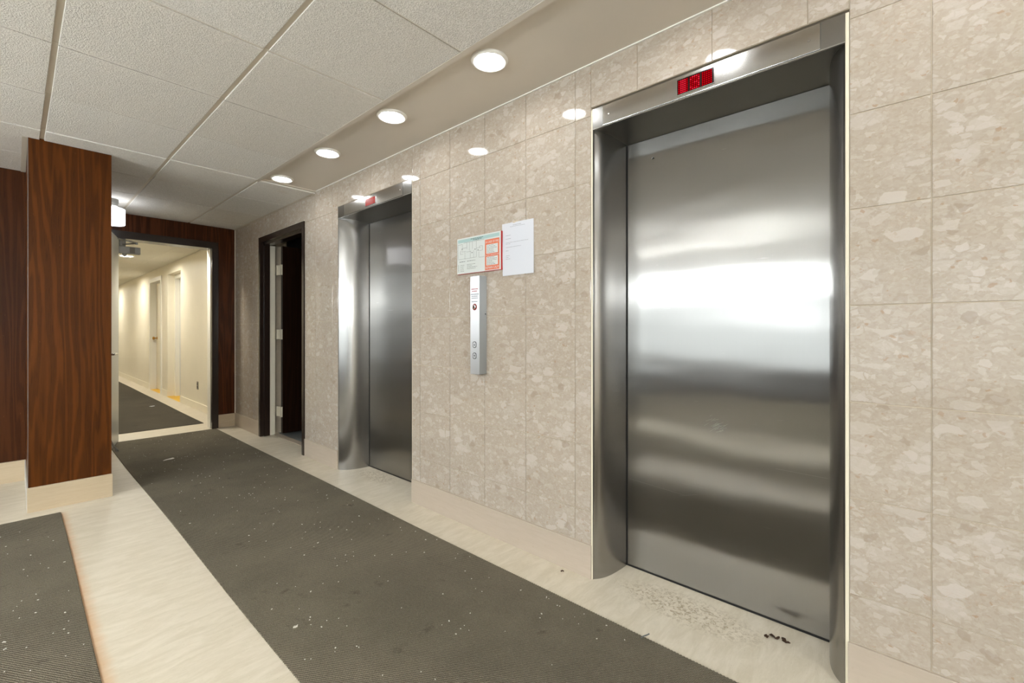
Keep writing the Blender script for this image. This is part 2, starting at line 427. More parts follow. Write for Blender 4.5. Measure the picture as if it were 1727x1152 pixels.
lay_tiles(EL[0]['y0']-GAP, EL[0]['y1']+GAP, TOPH+GAP, ZT)
lay_tiles(EL[0]['y1']+GAP, EL[1]['y0']-.004, .155, ZT)
lay_tiles(EL[1]['y0']-.004, EL[1]['y1']+.006, TOPH+.004, ZT)
lay_tiles(EL[1]['y1']+.006, SD['y0'], .155, ZT)
lay_tiles(SD['y0'], SD['y1'], SD['top'], ZC)
lay_tiles(SD['y1'], 6.1, .155, ZC)
far_tiles = box('tile_field', 'marble', W, xt, -4, -1.858, .155, ZT, wall_right)
# stone base along the tiled wall
bb = struct(empty('baseboard_right', (W, 1.8, 0)), 'pale stone baseboard along the elevator wall')
for a, b in [(-4, EL[0]['y0']-.008), (EL[0]['y1']+.008, EL[1]['y0']-.002), (EL[1]['y1']+.01, SD['y0']), (SD['y1'], 6.1)]:
    box('base_stone', 'base', W-.006, xt, a, b, 0, .1535, bb, bevel=.002)

# far wall (wood panelled) with the corridor doorway
FY = 6.1
FX0, FX1, FZ = .709, 1.534, 2.092
wf = MB().box(-.3, FX0-.06, FY+.012, FY+.16, 0, 2.45).box(FX1+.06, W, FY+.012, FY+.16, 0, 2.45).box(FX0-.06, FX1+.06, FY+.012, FY+.16, FZ+.075, 2.45)
wall_far = struct(wf.build('wall_far', 'frame_dark'), 'dark wood panelled wall around the corridor doorway')
box('panel', 'wood_red', FX1+.066, W-.002, FY, FY+.012, .152, ZC+.01, wall_far)
box('panel', 'wood_red', .30, FX1+.064, FY, FY+.012, FZ+.078, ZC+.01, wall_far)
box('panel', 'wood_red', .30, FX0-.066, FY, FY+.012, .152, FZ+.076, wall_far)
bf = struct(empty('baseboard_far', (1.2, FY, 0)), 'stone baseboard under the far wood panels')
box('base_stone', 'base_warm', FX1+.066, W-.006, FY-.006, FY+.012, 0, .151, bf, bevel=.002)
box('base_stone', 'base_warm', .30, FX0-.066, FY-.006, FY+.012, 0, .151, bf, bevel=.002)
box('corner_bead', 'caulk', W-.008, W-.0005, FY-.006, FY-.0005, .155, ZC, wall_far)

# wood panelled wall behind the column
wb = struct(MB().box(-4.1, .30, 5.075, 5.2, 0, 2.45).build('wall_back', 'frame_dark'), 'dark oak panelled wall behind the column at the left')
for a, b in [(-4, -2.8), (-2.797, -1.6), (-1.597, -.42), (-.417, .06)]:
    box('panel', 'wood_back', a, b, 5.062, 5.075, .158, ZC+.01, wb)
bbk = struct(empty('baseboard_back', (-.5, 5.06, 0)), 'stone baseboard under the panelled wall at the left')
box('base_stone', 'base_warm', -4, .06, 5.052, 5.075, 0, .157, bbk, bevel=.002)

# column
colm = tag(empty('wood_column', (.25, 4.6, 0)), 'dark oak veneered column with pale stone base, left of the long carpet', 'column')
box('core', 'frame_dark', .062, .438, 4.145, 6.1, 0, 2.40, colm)
box('front_panel', 'wood', .054, .446, 4.130, 4.145, .156, ZC+.01, colm)
box('side_panel', 'wood', .438, .446, 4.1455, 6.085, .156, ZC+.01, colm)
box('side_panel', 'wood', .054, .062, 4.1455, 5.06, .156, 2.335, colm)
box('base_stone', 'base_warm', .050, .452, 4.124, 4.145, 0, .155, colm, bevel=.002)
box('base_stone', 'base_warm', .438, .452, 4.1455, 6.085, 0, .155, colm, bevel=.002)
box('base_stone', 'sill', .048, .062, 4.1455, 5.05, 0, .155, colm)
box('corner_strip', 'grey_metal', .0525, .0545, 4.128, 4.140, .156, ZC-.0, colm)

# lobby shell out of the picture: window wall opposite the lifts, wall behind the camera
WX = -4.0
wl = MB().box(WX-.2, WX-.015, -4, 5.2, 0, .52).box(WX-.2, WX, -4, 5.2, 2.16, 2.45).box(WX-.2, WX, -4, -3.6, .52, 2.16).box(WX-.2, WX, 4.8, 5.2, .52, 2.16)
wall_left = struct(wl.build('wall_left', 'lobby_wall'), 'painted wall with the big lobby window, opposite the elevators')
for k in range(8): box('panel', 'wood_dark', WX-.015, WX, -4+1.15*k, -4+1.15*k+1.147, 0, .50, wall_left)
win = struct(empty('window_1', (WX-.1, .6, .52)), 'wide lobby window opposite the elevators')
ys = [-3.6+1.2*k for k in range(8)]
for k, y in enumerate(ys): box('mullion', 'mullion', WX-.14, WX-.06, y-.03 if 0 < k < 7 else y-(.0 if k == 0 else .05), y+.03 if 0 < k < 7 else y+(.05 if k == 0 else 0), .52, 2.16, win)
box('sill', 'sill', WX-.16, WX+.06, -3.6, 4.8, .50, .525, win)
for k in range(7): box('transom', 'mullion', WX-.125, WX-.075, ys[k]+.03, ys[k+1]-.03, 1.82, 1.865, win)
for k in range(7): box('pane', 'glass', WX-.105, WX-.095, ys[k]+.03, ys[k+1]-.03, .525, 2.16, win)
wr = struct(MB().box(-4.2, -3.5, -4.2, -4, 0, 2.45).box(-1.3, 2.06, -4.2, -4, 0, 2.45).box(-3.5, -1.3, -4.2, -4, 2.12, 2.45).box(-3.5, -1.3, -4.2, -4, 0, .12).build('wall_rear', 'lobby_wall'), 'painted lobby wall behind the camera with glazing added for light')
added_win = struct(empty('added_window_2', (-1.3, -4.1, .12)), 'unseen glazing added behind the camera for more daylight')  # unseen rear glazing, added to bring more daylight into the lobby
for k in range(3):
    x = -3.5+1.1*k; box('mullion', 'mullion', x-(.03 if k else 0), x+(.03 if k < 2 else 0), -4.14, -4.06, .12, 2.12, added_win)
    if k < 2: box('pane', 'glass', x+.03, x+1.07, -4.105, -4.095, .12, 2.12, added_win)

# ------------------------------------------------------------------ ceilings
P = .6132; AX, AY = .1138, 2.0938
ceil = struct(MB().box(-4.1, 1.30, -4, 6.1, 2.42, 2.46).box(1.30, 2.06, 3.96, 6.1, 2.42, 2.46).build('ceiling', 'void'), 'suspended ceiling of textured square boards')
TEE = ZC+.007
def ceil_tile(me_cache, x0, x1, y0, y1, z, t, mat, parent, dz=0):
    w, h = round(x1-x0, 3), round(y1-y0, 3)
    key = (w, h, mat)
    if key not in me_cache:
        g = .0105; gy = .0048; e = .0015
        v = []
        for zz, i in ((0, e), (e, 0), (t, 0)):
            v += [(-w/2+g+i, -h/2+gy+i, zz), (w/2-g-i, -h/2+gy+i, zz), (w/2-g-i, h/2-gy-i, zz), (-w/2+g+i, h/2-gy-i, zz)]
        f = [(0, 3, 2, 1)]
        for k in (0, 4): f += [(k+i, k+(i+1) % 4, k+4+(i+1) % 4, k+4+i) for i in range(4)]
        f.append((8, 9, 10, 11))
        me = bpy.data.meshes.new('ceiling_tile'); me.from_pydata(v, [], f); me.materials.append(M[mat]); me_cache[key] = me
    o = bpy.data.objects.new('ceiling_tile', me_cache[key]); COL.objects.link(o); o.parent = parent
    o.location = ((x0+x1)/2, (y0+y1)/2, z+dz)
    o.rotation_euler = (random.uniform(-.0015, .0015), random.uniform(-.0015, .0015), random.uniform(-.003, .003))
CT = {}
xs = [AX+P*k for k in range(-6, 2)] + [1.314]
ysj = [AY+P*k for k in range(-9, 7)] + [6.1]
xs[0] = -3.6
for i in range(len(xs)-1):
    for j in range(len(ysj)-1):
        x0, x1, y0, y1 = xs[i], xs[i+1], ysj[j], ysj[j+1]
        if x0 < 0 and y0 > 5.0: continue
        if x0 < 0 and y1 > 5.06: y1 = 5.062
        if y1-y0 < .05: continue
        ceil_tile(CT, x0, x1, y0, y1, ZC, .016, 'act', ceil, random.choice((0, 0, 0, .0015, .003)))
for j in range(len(ysj)-1):
    y0, y1 = max(ysj[j], 3.965), ysj[j+1]
    if y1-y0 > .05: ceil_tile(CT, 1.314, W-.004, y0, y1, ZC, .016, 'act', ceil)
mt = MB()
for x in xs[1:-1]: box('main_tee', 'tee', x-.012, x+.012, -4, 6.1, TEE, TEE+.03, ceil)
box('main_tee', 'tee', 1.314-.012, 1.314+.012, 3.975, 6.1, TEE, TEE+.03, ceil)
for y in ysj[:-1]:
    if y > 5.06: box('cross_tee', 'tee', .44, W, y-.012, y+.012, TEE-.001, TEE+.03, ceil)
    else: box('cross_tee', 'tee', -4, 1.314 if y < 3.9 else W, y-.012, y+.012, TEE-.001, TEE+.03, ceil)
box('wall_angle', 'tee', .028, .0535, 4.13, 5.06, ZC-.0012, ZC+.0006, ceil)
box('wall_angle', 'tee', .0515, .0535, 4.13, 5.06, ZC, ZC+.03, ceil)
box('wall_angle', 'tee', W-.022, W-.0005, 3.98, 6.1, ZC-.0012, ZC+.0006, ceil)

# plaster strip over the lift wall
sof = struct(MB().box(1.312, 2.06, -4, 3.965, ZS, ZS+.09).build('ceiling_strip', 'plaster'), 'smooth cream ceiling strip with recessed downlights')
box('edge_angle', 'plaster', 1.300, 1.326, -4, 3.985, ZC-.0015, ZC+.001, sof)
box('edge_angle', 'plaster', 1.324, 1.328, -4, 3.972, ZC, ZS+.001, sof)
box('end_face', 'bead', 1.300, W, 3.958, 3.966, ZC-.0015, ZS+.001, sof)
box('wall_bead', 'bead', W-.010, W-.0003, -4, 3.958, ZS-.005, ZS+.001, sof)

# ------------------------------------------------------------------ downlights
def downlight(loc, label, group, mat='lamp', r=1.0, src=None):
    e = tag(empty('recessed_downlight', loc), label, 'ceiling light', group)
    if src:
        for c in src.children: share(c, c.name.split('.')[0], e, Vector(loc))
        return e
    MB().lathe(loc, [(.060*r, -.0005), (.061*r, -.003), (.067*r, -.010), (.073*r, -.0125), (.080*r, -.010), (.084*r, -.004), (.0845*r, 0)], 48).build('trim_ring', 'trim_white', e, org=loc, smooth=True)
    MB().lathe(loc, [(0.0001, -.0030), (.058*r, -.0030), (.0605*r, -.0028), (.0605*r, -.001)], 48).build('diffuser', mat, e, org=loc)
    return e
names = ['nearest lit recessed downlight, largest of the row above the elevators', 'second lit recessed downlight from the near end of the row',
         'third lit recessed downlight, just before the far elevator', 'farthest lit recessed downlight at the end of the cream ceiling strip']
d0 = downlight((1.44, 1.443, ZS), names[0], 'downlights above the elevators')
for k in (1, 2, 3): downlight((1.44, 1.443+.785*k, ZS), names[k], 'downlights above the elevators', src=d0)
for y in (.658, -.127, -.912, -1.697): downlight((1.44, y, ZS), 'recessed downlight of the same row, beyond the top of the picture', 'downlights above the elevators', src=d0)

# ------------------------------------------------------------------ elevators
PROF = [(0, 0), (.006, .0006), (.013, .006), (.022, .0135), (.035, .0215), (.051, .029), (.073, .0365), (.10, .0425), (.135, .0475), (.175, .051), (.225, .0535)]
DX = 2.0
def led_module(parent, ya, yb, za, zb, pattern):
    # yb<ya : runs towards the viewer's right
    off, on = MB(), MB()
    nx, nz = 5, 7; dy = (ya-yb)/nx; dz = (zb-za)/nz; r = min(dy, dz)*.36
    for i in range(nx):
        for j in range(nz):
            t = on if pattern[j][i] == '#' else off
            t.lathe((W-.0062, ya-dy*(i+.5), zb-dz*(j+.5)), [(.0002, -.0006), (r*.7, -.0004), (r, 0)], 8, 'x')
    m = box('led_matrix', 'led_module', W-.0062, W-.0055, yb, ya, za, zb, parent)
    if off.v: off.build('led_dots', 'led_off', m)['kind'] = 'stuff'
    if on.v: on.build('lit_led_dots', 'led_on', m)['kind'] = 'stuff'
def elevator(e, label, disp, lit):
    y0, y1, i0, i1 = e['y0'], e['y1'], e['i0'], e['i1']
    root = tag(empty('elevator_entrance', (DX, (y0+y1)/2, 0)), label, 'elevator', 'elevators in the marble wall')
    for yo, yi, nm in ((y0, i0, 1), (y1, i1, -1)):
        k = (yi-yo)/.0535*1.0
        pts = [(W-.001+d, yo+o*k) for d, o in PROF] + [(DX+.004, yi), (DX+.004, yo), ]
        MB().prism(pts, 0, 2.058).build('jamb', 'steel_jamb', root, smooth=True)
    # header: body, sloping underside, end blocks, polished plate
    hb = MB()
    n = len(hb.v)
    prof = [(W, 2.058), (W, TOPH), (DX+.004, TOPH), (DX+.004, 2.040)]
    hb.v += [(x, y0, z) for x, z in prof]+[(x, y1, z) for x, z in prof]
    hb.f += [(0, 1, 2, 3), (7, 6, 5, 4)]+[(i, (i+1) % 4, 4+(i+1) % 4, 4+i) for i in range(4)]
    hd = hb.build('header', 'steel_soffit', root)
    for a, b in ((y0, i0-.001), (i1+.001, y1)): box('end_block', 'steel_jamb', W-.002, W+.001, a, b, 2.0585, TOPH, hd)
    pl = box('header_plate', 'steel_plate', W-.0035, W+.001, i0+.001, i1-.001, 2.0635, TOPH-.002, root, bevel=.0008)
    box('lower_lip', 'chrome', W-.0045, W+.001, y0, y1, 2.0565, 2.0605, hd)
    ya, yb, za, zb = disp
    dw = MB().box(W-.0055, W-.0030, yb, ya, za, zb).build('floor_display', 'led_back' if lit else 'led_dull', root)
    for q in ((yb-.002, ya+.002, za-.002, za), (yb-.002, ya+.002, zb, zb+.002), (yb-.002, yb, za, zb), (ya, ya+.002, za, zb)):
        box('display_rim', 'chrome', W-.0062, W-.003, q[0], q[1], q[2], q[3], dw)
    if lit:
        wdt = (ya-yb); m = .004
        pats = [['.###.']*7, ['.###.', '#...#', '....#', '..##.', '....#', '#...#', '.###.'], ['.....']*7]
        for k in range(3):
            a = ya-m-k*(wdt-m)/3; b = ya-m-(k+1)*(wdt-m)/3+.007
            led_module(dw, a, b, za+.002, zb-.004, pats[k])
    for yy in (i0+.032, i1-.032):
        MB().lathe((W-.0035, yy, 2.105), [(.0002, -.0018), (.0042, -.0012), (.0048, 0)], 16, 'x').build('screw', 'chrome', pl)
    dp = box('door_panel', 'steel_door', DX, DX+.035, i0+.001, i1-.001, .008, 2.0385, root)
    hy = i1-.134 if lit else i1-.157
    MB().lathe((DX-.0005, hy, 1.944), [(.0001, -.001), (.0045, -.001), (.0062, -.0016), (.0072, 0)], 20, 'x').build('key_hole', 'chrome', dp)
    MB().lathe((DX-.001, hy, 1.944), [(.0001, -.0012), (.0046, -.0011), (.0046, 0)], 16, 'x').build('hole', 'void', dp)
    box('sill_gap', 'void', DX-.002, DX+.02, i0, i1, .0003, .008, root)
    box('door_gap', 'void', DX-.003, DX+.004, i1-.004, i1-.0005, .003, 2.038, root)
    # cream sealant round the frame
    box('seal_strip', 'caulk', W+.0008, xt, (y0-GAP if lit else y0-.004)+.0007, y0-.0005, .0005, TOPH, root)
    box('seal_strip', 'caulk', W+.0008, xt, y1+.0005, y1+(GAP if lit else .006)-.0007, .0005, TOPH, root)
    return root
e1 = elevator(EL[0], 'nearer steel elevator with a lit red dot display in its header', (.718, .577, 2.077, 2.136), True)
e2 = elevator(EL[1], 'farther steel elevator with a dull red display in its header', (3.096, 2.959, 2.076, 2.127), False)
# scuffs on the near door
sm = MB()
for k in range(26):
    y = .645+random.gauss(0, .022); z = .735+random.gauss(0, .016); a = random.uniform(.2, .7)
    sm.obox((DX-.0003, y, z), (0, math.cos(a), -math.sin(a)), (0, math.sin(a), math.cos(a)), (1, 0, 0), random.uniform(.006, .016), .0006, .0002)
dpan = [c for c in e1.children if c.name.startswith('door_panel')][0]
def mat_scuff():
    return flat('pale_scuff', lin(120, 120, 118), .5, .4)
M['scuff'] = mat_scuff()
sc = sm.build('scuff_mark', 'scuff', dpan); sc['kind'] = 'stuff'
for (ya_, za_, yb_, zb_) in [(1.045, .423, .78, .408), (.80, .40, .72, .425), (.42, .60, .25, .598)]:
    v = Vector((0, yb_-ya_, zb_-za_)); MB().obox((DX-.0002, (ya_+yb_)/2, (za_+zb_)/2), v, v.cross(Vector((1, 0, 0))), (1, 0, 0), v.length/2, .0003, .00015).build('scratch', 'scuff', dpan)

# ------------------------------------------------------------------ side door in the tiled wall (opens inward)
d2 = struct(empty('door_2', (W, 4.73, 0)), 'dark brown framed doorway beside the far elevator with its leaf swung inward')
fy0, fy1, ft = SD['y0'], SD['y1'], SD['top']
fr = MB()
fr.box(W-.010, W+.085, fy1-.045, fy1-.004, 0, ft-.004).box(W-.010, W+.085, fy0+.004, fy0+.045, 0, ft-.004).box(W-.010, W+.085, fy0+.045, fy1-.045, ft-.062, ft-.004)
fr.box(W+.03, W+.085, fy1-.062, fy1-.045, 0, ft-.062).box(W+.03, W+.085, fy0+.045, fy0+.062, 0, ft-.062).box(W+.03, W+.085, fy0+.045, fy1-.045, ft-.085, ft-.062)
fr.build('frame', 'frame_dark', d2)
box('rear_jamb', 'white_paint', W+.085, W+.140, fy1-.055, fy1-.004, 0, ft-.08, d2)
box('rear_jamb', 'frame_dark', W+.085, W+.140, fy0+.004, fy0+.045, 0, ft-.08, d2)
box('rear_head', 'frame_dark', W+.085, W+.140, fy0+.004, fy1-.055, ft-.07, ft-.004, d2)
box('seal_strip', 'caulk', W-.003, xb, fy1-.004, fy1+.004, .15, ft+.004, d2)
box('seal_strip', 'caulk', W-.003, xb, fy0, fy1, ft-.004, ft+.002, d2)
lf = box('leaf', 'wood_dark', 1.945, 1.945+.93, 5.115, 5.16, .028, 2.055, d2, bevel=.002)
for z in (1.80, 1.10, .26):
    h = MB().box(1.905, 1.9195, 5.2475, 5.2505, z-.055, z+.055).box(1.9195, 1.945, 5.118, 5.121, z-.055, z+.055)
    h.lathe((1.925, 5.215, z-.055), [(.007, 0), (.007, .11)], 12)
    h.obox((1.934, 5.185, z), (.02, -.06, 0), (0, 0, 1), (.06, .02, 0), .034, .052, .0015)
    h.build('hinge', 'caulk', d2)
tr = box('closer_arm', 'grey_metal', 2.10, 2.35, 4.9, 4.92, 2.02, 2.035, d2)
# dim room behind it
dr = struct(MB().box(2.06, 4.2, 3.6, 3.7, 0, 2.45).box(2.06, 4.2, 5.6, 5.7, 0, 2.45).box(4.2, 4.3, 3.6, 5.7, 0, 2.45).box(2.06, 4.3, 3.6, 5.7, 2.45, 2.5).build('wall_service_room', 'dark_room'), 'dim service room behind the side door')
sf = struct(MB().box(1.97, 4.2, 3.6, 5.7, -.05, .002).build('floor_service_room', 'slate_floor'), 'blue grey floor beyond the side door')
box('threshold', 'base', 1.90, 1.965, fy0+.05, fy1-.06, 0, .004, d2)

# ------------------------------------------------------------------ corridor doorway and leaf
d1 = struct(empty('door_1', (1.12, FY, 0)), 'dark framed corridor doorway with a pale grey leaf held open')
f = MB()
f.box(FX1, FX1+.065, FY-.012, FY+.045, 0, FZ+.077).box(FX0-.065, FX0, FY-.012, FY+.045, 0, FZ+.077).box(FX0, FX1, FY-.012, FY+.045, FZ, FZ+.077)
f.build('frame', 'frame_dark', d1)
box('rear_frame', 'white_trim', FX1-.003, FX1+.055, FY+.0455, FY+.165, 0, FZ, d1)
box('rear_frame', 'white_trim', FX0-.055, FX0+.003, FY+.0455, FY+.165, 0, FZ, d1)
box('rear_frame', 'frame_dark', FX0-.055, FX1+.055, FY+.0455, FY+.165, FZ+.0005, FZ+.07, d1)
hx, hy = .712, 6.085
u = Vector((-.242, -.970, 0)).normalized(); nv = Vector((u.y, -u.x, 0)); nv = -nv if nv.x < 0 else nv  # nv points to +x side
LW = .80
c = Vector((hx, hy, 0))+u*LW/2-nv*.022
leaf = MB().obox((c.x, c.y, 1.048), u, nv, (0, 0, 1), LW/2, .022, 1.036).build('leaf', 'leaf_grey', d1, bevel=.002)
# lever handle and kick-down stop
hp = Vector((hx, hy, .927))+u*(LW-.065)
hm = MB().lathe((0, 0, 0), [(.0001, 0)], 3) if False else MB()
hm.tube([hp, hp+nv*.02], .026, 20)
hm.tube([hp+nv*.02, hp+nv*.062, hp+nv*.066-u*.02, hp+nv*.066-u*.11], .010, 12)
hm.build('lever_handle', 'chrome', leaf, smooth=True)
kp = Vector((hx, hy, .11))+u*(LW-.30)
km = MB().obox(kp+nv*.004+Vector((0, 0, .01)), u, nv, (0, 0, 1), .02, .004, .04)
km.tube([kp+nv*.01, kp+nv*.025-Vector((0, 0, .04)), kp+nv*.05-Vector((0, 0, .085))], .007, 10)
km.lathe(tuple(kp+nv*.052-Vector((0, 0, .108))), [(.012, 0), (.013, .012), (.010, .024)], 14)
km.build('kick_down_stop', 'grey_metal', leaf, smooth=True)
# door closer on the far side of the head, arm to the leaf
cl = MB().box(FX0+.004, .905, FY+.105, FY+.160, 1.955, 2.030).box(FX0+.02, FX0+.075, FY+.10, FY+.16, 2.03, FZ)
cl.build('door_closer', 'grey_metal', d1, bevel=.006)
box('closer_cover', 'plate_grey', .815, .858, FY+.102, FY+.106, 1.963, 2.022, d1)
MB().lathe((.775, FY+.13, 1.925), [(.012, 0), (.02, .012), (.02, .03)], 16).build('closer_valve', 'grey_metal', d1)
MB().tube([(.755, FY+.10, 2.045), (.862, FY+.04, 2.062)], .007, 8).tube([(.862, FY+.04, 2.062), (.70, FY-.09, 2.072)], .007, 8).lathe((.862, FY+.04, 2.048), [(.012, 0), (.012, .024)], 12).build('closer_arm', 'grey_metal', d1)

# ------------------------------------------------------------------ drum lamp
dl = tag(empty('drum_ceiling_lamp', (.592, 5.5, ZC)), 'glowing white drum lamp hung from the ceiling behind the oak column', 'ceiling lamp')
MB().lathe((.592, 5.5, 2.118), [(.0001, .001), (.094, 0), (.098, .004), (.098, .142), (.094, .146), (.0001, .146)], 48).build('shade', 'drum_glow', dl, smooth=True)
MB().lathe((.592, 5.5, 2.264), [(.026, 0), (.048, .022), (.048, .045), (.052, .05), (.052, .0835)], 32).build('cap', 'grey_metal', dl, smooth=True)

p0 = None
for x, y in ((-2.2, 1.6), (-2.2, 3.12), (-2.4, -1.4), (-.6, -2.9)):  # unseen pendants, added to light ceiling, floor and walls more evenly
    e = tag(empty('added_drum_pendant', (x, y, ZC)), 'unseen white drum pendant added to brighten the lobby', 'added fill lamp', 'added lobby fill pendants')
    if p0 is None:
        p0 = e
        MB().lathe((x, y, 1.60), [(.0001, .001), (.20, 0), (.205, .006), (.205, .24), (.20, .246), (.0001, .245)], 40).build('shade', 'added_pendant_glow', e, smooth=True)
        MB().lathe((x, y, 1.84), [(.006, 0), (.006, .47), (.05, .475), (.055, ZC-1.84)], 20).build('stem', 'grey_metal', e, smooth=True)
    else:
        for c_ in p0.children: share(c_, c_.name.split('.')[0], e, (x, y, ZC)).location = c_.location
# ------------------------------------------------------------------ corridor
CZ = 2.283
cw = MB(); A0, A1, AT = 8.76, 9.68, 2.115; D0, D1, DT = 10.13, 11.16, 2.115
cx1 = W+.30
for a, b in ((FY+.16, A0), (A1, D0), (D1, 22)): cw.box(W, cx1, a, b, 0, 2.45)
cw.box(W, cx1, A0, A1, AT, 2.45).box(W, cx1, D0, D1, DT, 2.45)
wcr = struct(cw.build('wall_corridor_right', 'white_paint'), 'cream painted corridor wall seen through the doorway')
wcl = struct(MB().box(-.1, .25, FY+.16, 22, 0, 2.45).box(-.1, 2.1, 22, 22.1, 0, 2.45).build('wall_corridor_left', 'white_paint'), 'cream painted wall on the hidden side of the corridor')
bc = struct(empty('baseboard_corridor', (W, 9, 0)), 'painted baseboard along the corridor')
for a, b in ((FY+.165, A0), (A1, D0), (D1, 22)): box('base_board', 'white_paint', W-.010, W, a, b, 0, .10, bc, bevel=.003)
cc = struct(MB().box(-.1, 2.1, FY+.16, 22.1, 2.36, 2.40).build('ceiling_corridor', 'tee'), 'pale tiled ceiling of the corridor')
CT2 = {}
cxs = [.25, .855, 1.466, W-.002]; cys = [6.27+.61*k for k in range(26)]
for i in range(3):
    for j in range(25): ceil_tile(CT2, cxs[i], cxs[i+1], cys[j], cys[j+1], CZ, .016, 'act2', cc)
for x in cxs[1:3]: box('main_tee', 'act2', x-.012, x+.012, FY+.16, 22, CZ+.002, CZ+.03, cc)
for y in cys: box('cross_tee', 'act2', .25, W, y-.012, y+.012, CZ+.0015, CZ+.03, cc)
box('main_tee', 'act2', .25, W, cys[-1], 22, CZ, CZ+.03, cc)
cl0 = downlight((1.14, 8.95, CZ), 'lit downlight in the corridor ceiling beyond the doorway', 'corridor downlights', 'lamp_corridor', 1.15)
for y in (6.42, 11.9, 14.8, 17.7): downlight((1.14, y, CZ), 'unseen corridor downlight hidden by the doorway or the open leaf', 'corridor downlights', src=cl0)  # the first one, just past the doorway, is added to brighten the corridor
# alcove door
d3 = struct(empty('door_3', (W, 9.2, 0)), 'white framed corridor door set back in an alcove')
box('frame', 'white_trim', W+.10, W+.18, A1-.06, A1, 0, AT, d3); box('frame', 'white_trim', W+.10, W+.18, A0, A0+.06, 0, AT, d3); box('frame', 'white_trim', W+.10, W+.18, A0+.06, A1-.06, AT-.07, AT, d3)
box('leaf', 'leaf_grey', W+.16, W+.20, A0+.06, A1-.06, .012, AT-.07, d3)
# flush corridor door with brass knob
d4 = struct(empty('door_4', (W, 10.65, 0)), 'white corridor door with a brass knob')
for a, b, z0, z1 in ((D0-.02, D0+.055, 0, DT+.02), (D1-.055, D1+.02, 0, DT+.02), (D0+.055, D1-.055, DT-.055, DT+.02)):
    box('casing', 'white_trim', W-.018, W+.05, a, b, z0, z1, d4)
box('jamb', 'white_trim', W+.05, W+.14, D1-.055, D1, 0, DT-.04, d4); box('jamb', 'white_trim', W+.05, W+.14, D0, D0+.055, 0, DT-.04, d4); box('jamb', 'white_trim', W+.05, W+.14, D0+.055, D1-.055, DT-.05, DT, d4)
lf4 = box('leaf', 'white_paint', W+.085, W+.125, D0+.058, D1-.058, .012, DT-.058, d4)
MB().lathe((W+.085, D1-.13, .995), [(.028, 0), (.026, -.008), (.011, -.012), (.011, -.035), (.026, -.045), (.029, -.058), (.022, -.072), (.0001, -.076)], 24, 'x').build('knob', 'brass', lf4, smooth=True)
# outlet
ou = tag(empty('wall_outlet', (W, 7.755, .347)), 'small grey wall outlet low on the cream corridor wall', 'outlet')
op = box('cover_plate', 'plate_grey', W-.006, W-.0002, 7.720, 7.790, .290, .404, ou, bevel=.002)
for z in (.325, .369): box('socket', 'rubber', W-.0072, W-.006, 7.738, 7.772, z-.014, z+.014, op)

# ------------------------------------------------------------------ carpets with saw-tooth edges
def carpet(name, mat, x0, x1, y0, y1, label, teeth=True, skew=0.0):
    mb = MB(); st = .0055 if teeth else .5
    n = int((y1-y0)/st); t = .006
    for k in range(n+1):
        y = y0+(y1-y0)*k/n; z = (k % 2)*.0035 if teeth else 0
        sh = skew*(k/n)
        w0 = .0025*math.sin(y*2.3)
        for zz in (.0005, t): mb.v += [(x0+sh-z+w0, y, zz), (x1+sh+z+w0, y, zz)]
    for k in range(n):
        a = 4*k; b = a+4
        mb.f += [(a+2, a+3, b+3, b+2), (a, a+2, b+2, b), (a+1, b+1, b+3, a+3), (a, b, b+1, a+1)]
    mb.f += [(0, 1, 3, 2), (4*n, 4*n+2, 4*n+3, 4*n+1)]
    return tag(mb.build(name, mat), label, 'carpet runner')
carpet('carpet_runner', 'carpet', .622, 1.560, -3.5, 6.055, 'long charcoal ribbed carpet runner in front of the elevators')
carpet('carpet_runner', 'carpet', -.66, .187, -3.5, 3.985, 'short charcoal carpet runner at the lower left, ending before the column')
carpet('carpet_runner', 'carpet', -3.6, -1.27, -3.5, 3.985, 'charcoal carpet runner out of the picture near the lobby window')
carpet('carpet_runner', 'carpet2', .50, 1.555, 6.53, 21.5, 'dark carpet runner along the corridor beyond the doorway', teeth=False)

# ------------------------------------------------------------------ fire plan sign, notice, call panel
fs = tag(empty('fire_plan_sign', (W, 1.87, 1.47)), 'fire safety plan board with red edge and orange panel above the call panel', 'sign')
SY0, SY1, SZ0, SZ1 = 1.678, 2.037, 1.471, 1.681
SX = W-.013
box('backing', 'red_edge', SX, W-.0003, SY0, SY1, SZ0, SZ1, fs)
fp = box('printed_face', 'sign_white', SX-.0012, SX, SY0+.002, SY1, SZ0+.002, SZ1, fs)
def sp(name, mat, u0, u1, v0, v1, d=.0004, par=fp):   # u from left 0..1, v from bottom 0..1
    return box(name, mat, SX-.0012-d, SX-.0012, SY1-(SY1-SY0)*u1, SY1-(SY1-SY0)*u0, SZ0+(SZ1-SZ0)*v0, SZ0+(SZ1-SZ0)*v1, par)
sp('teal_band', 'sign_teal', .02, .965, .875, .965)
og = sp('orange_panel', 'sign_orange', .655, .965, .03, .835)
for a, b in ((.46, .70), (.15, .38)): sp('text_box', 'sign_white', .685, .935, a, b, .0006)
FONT = None
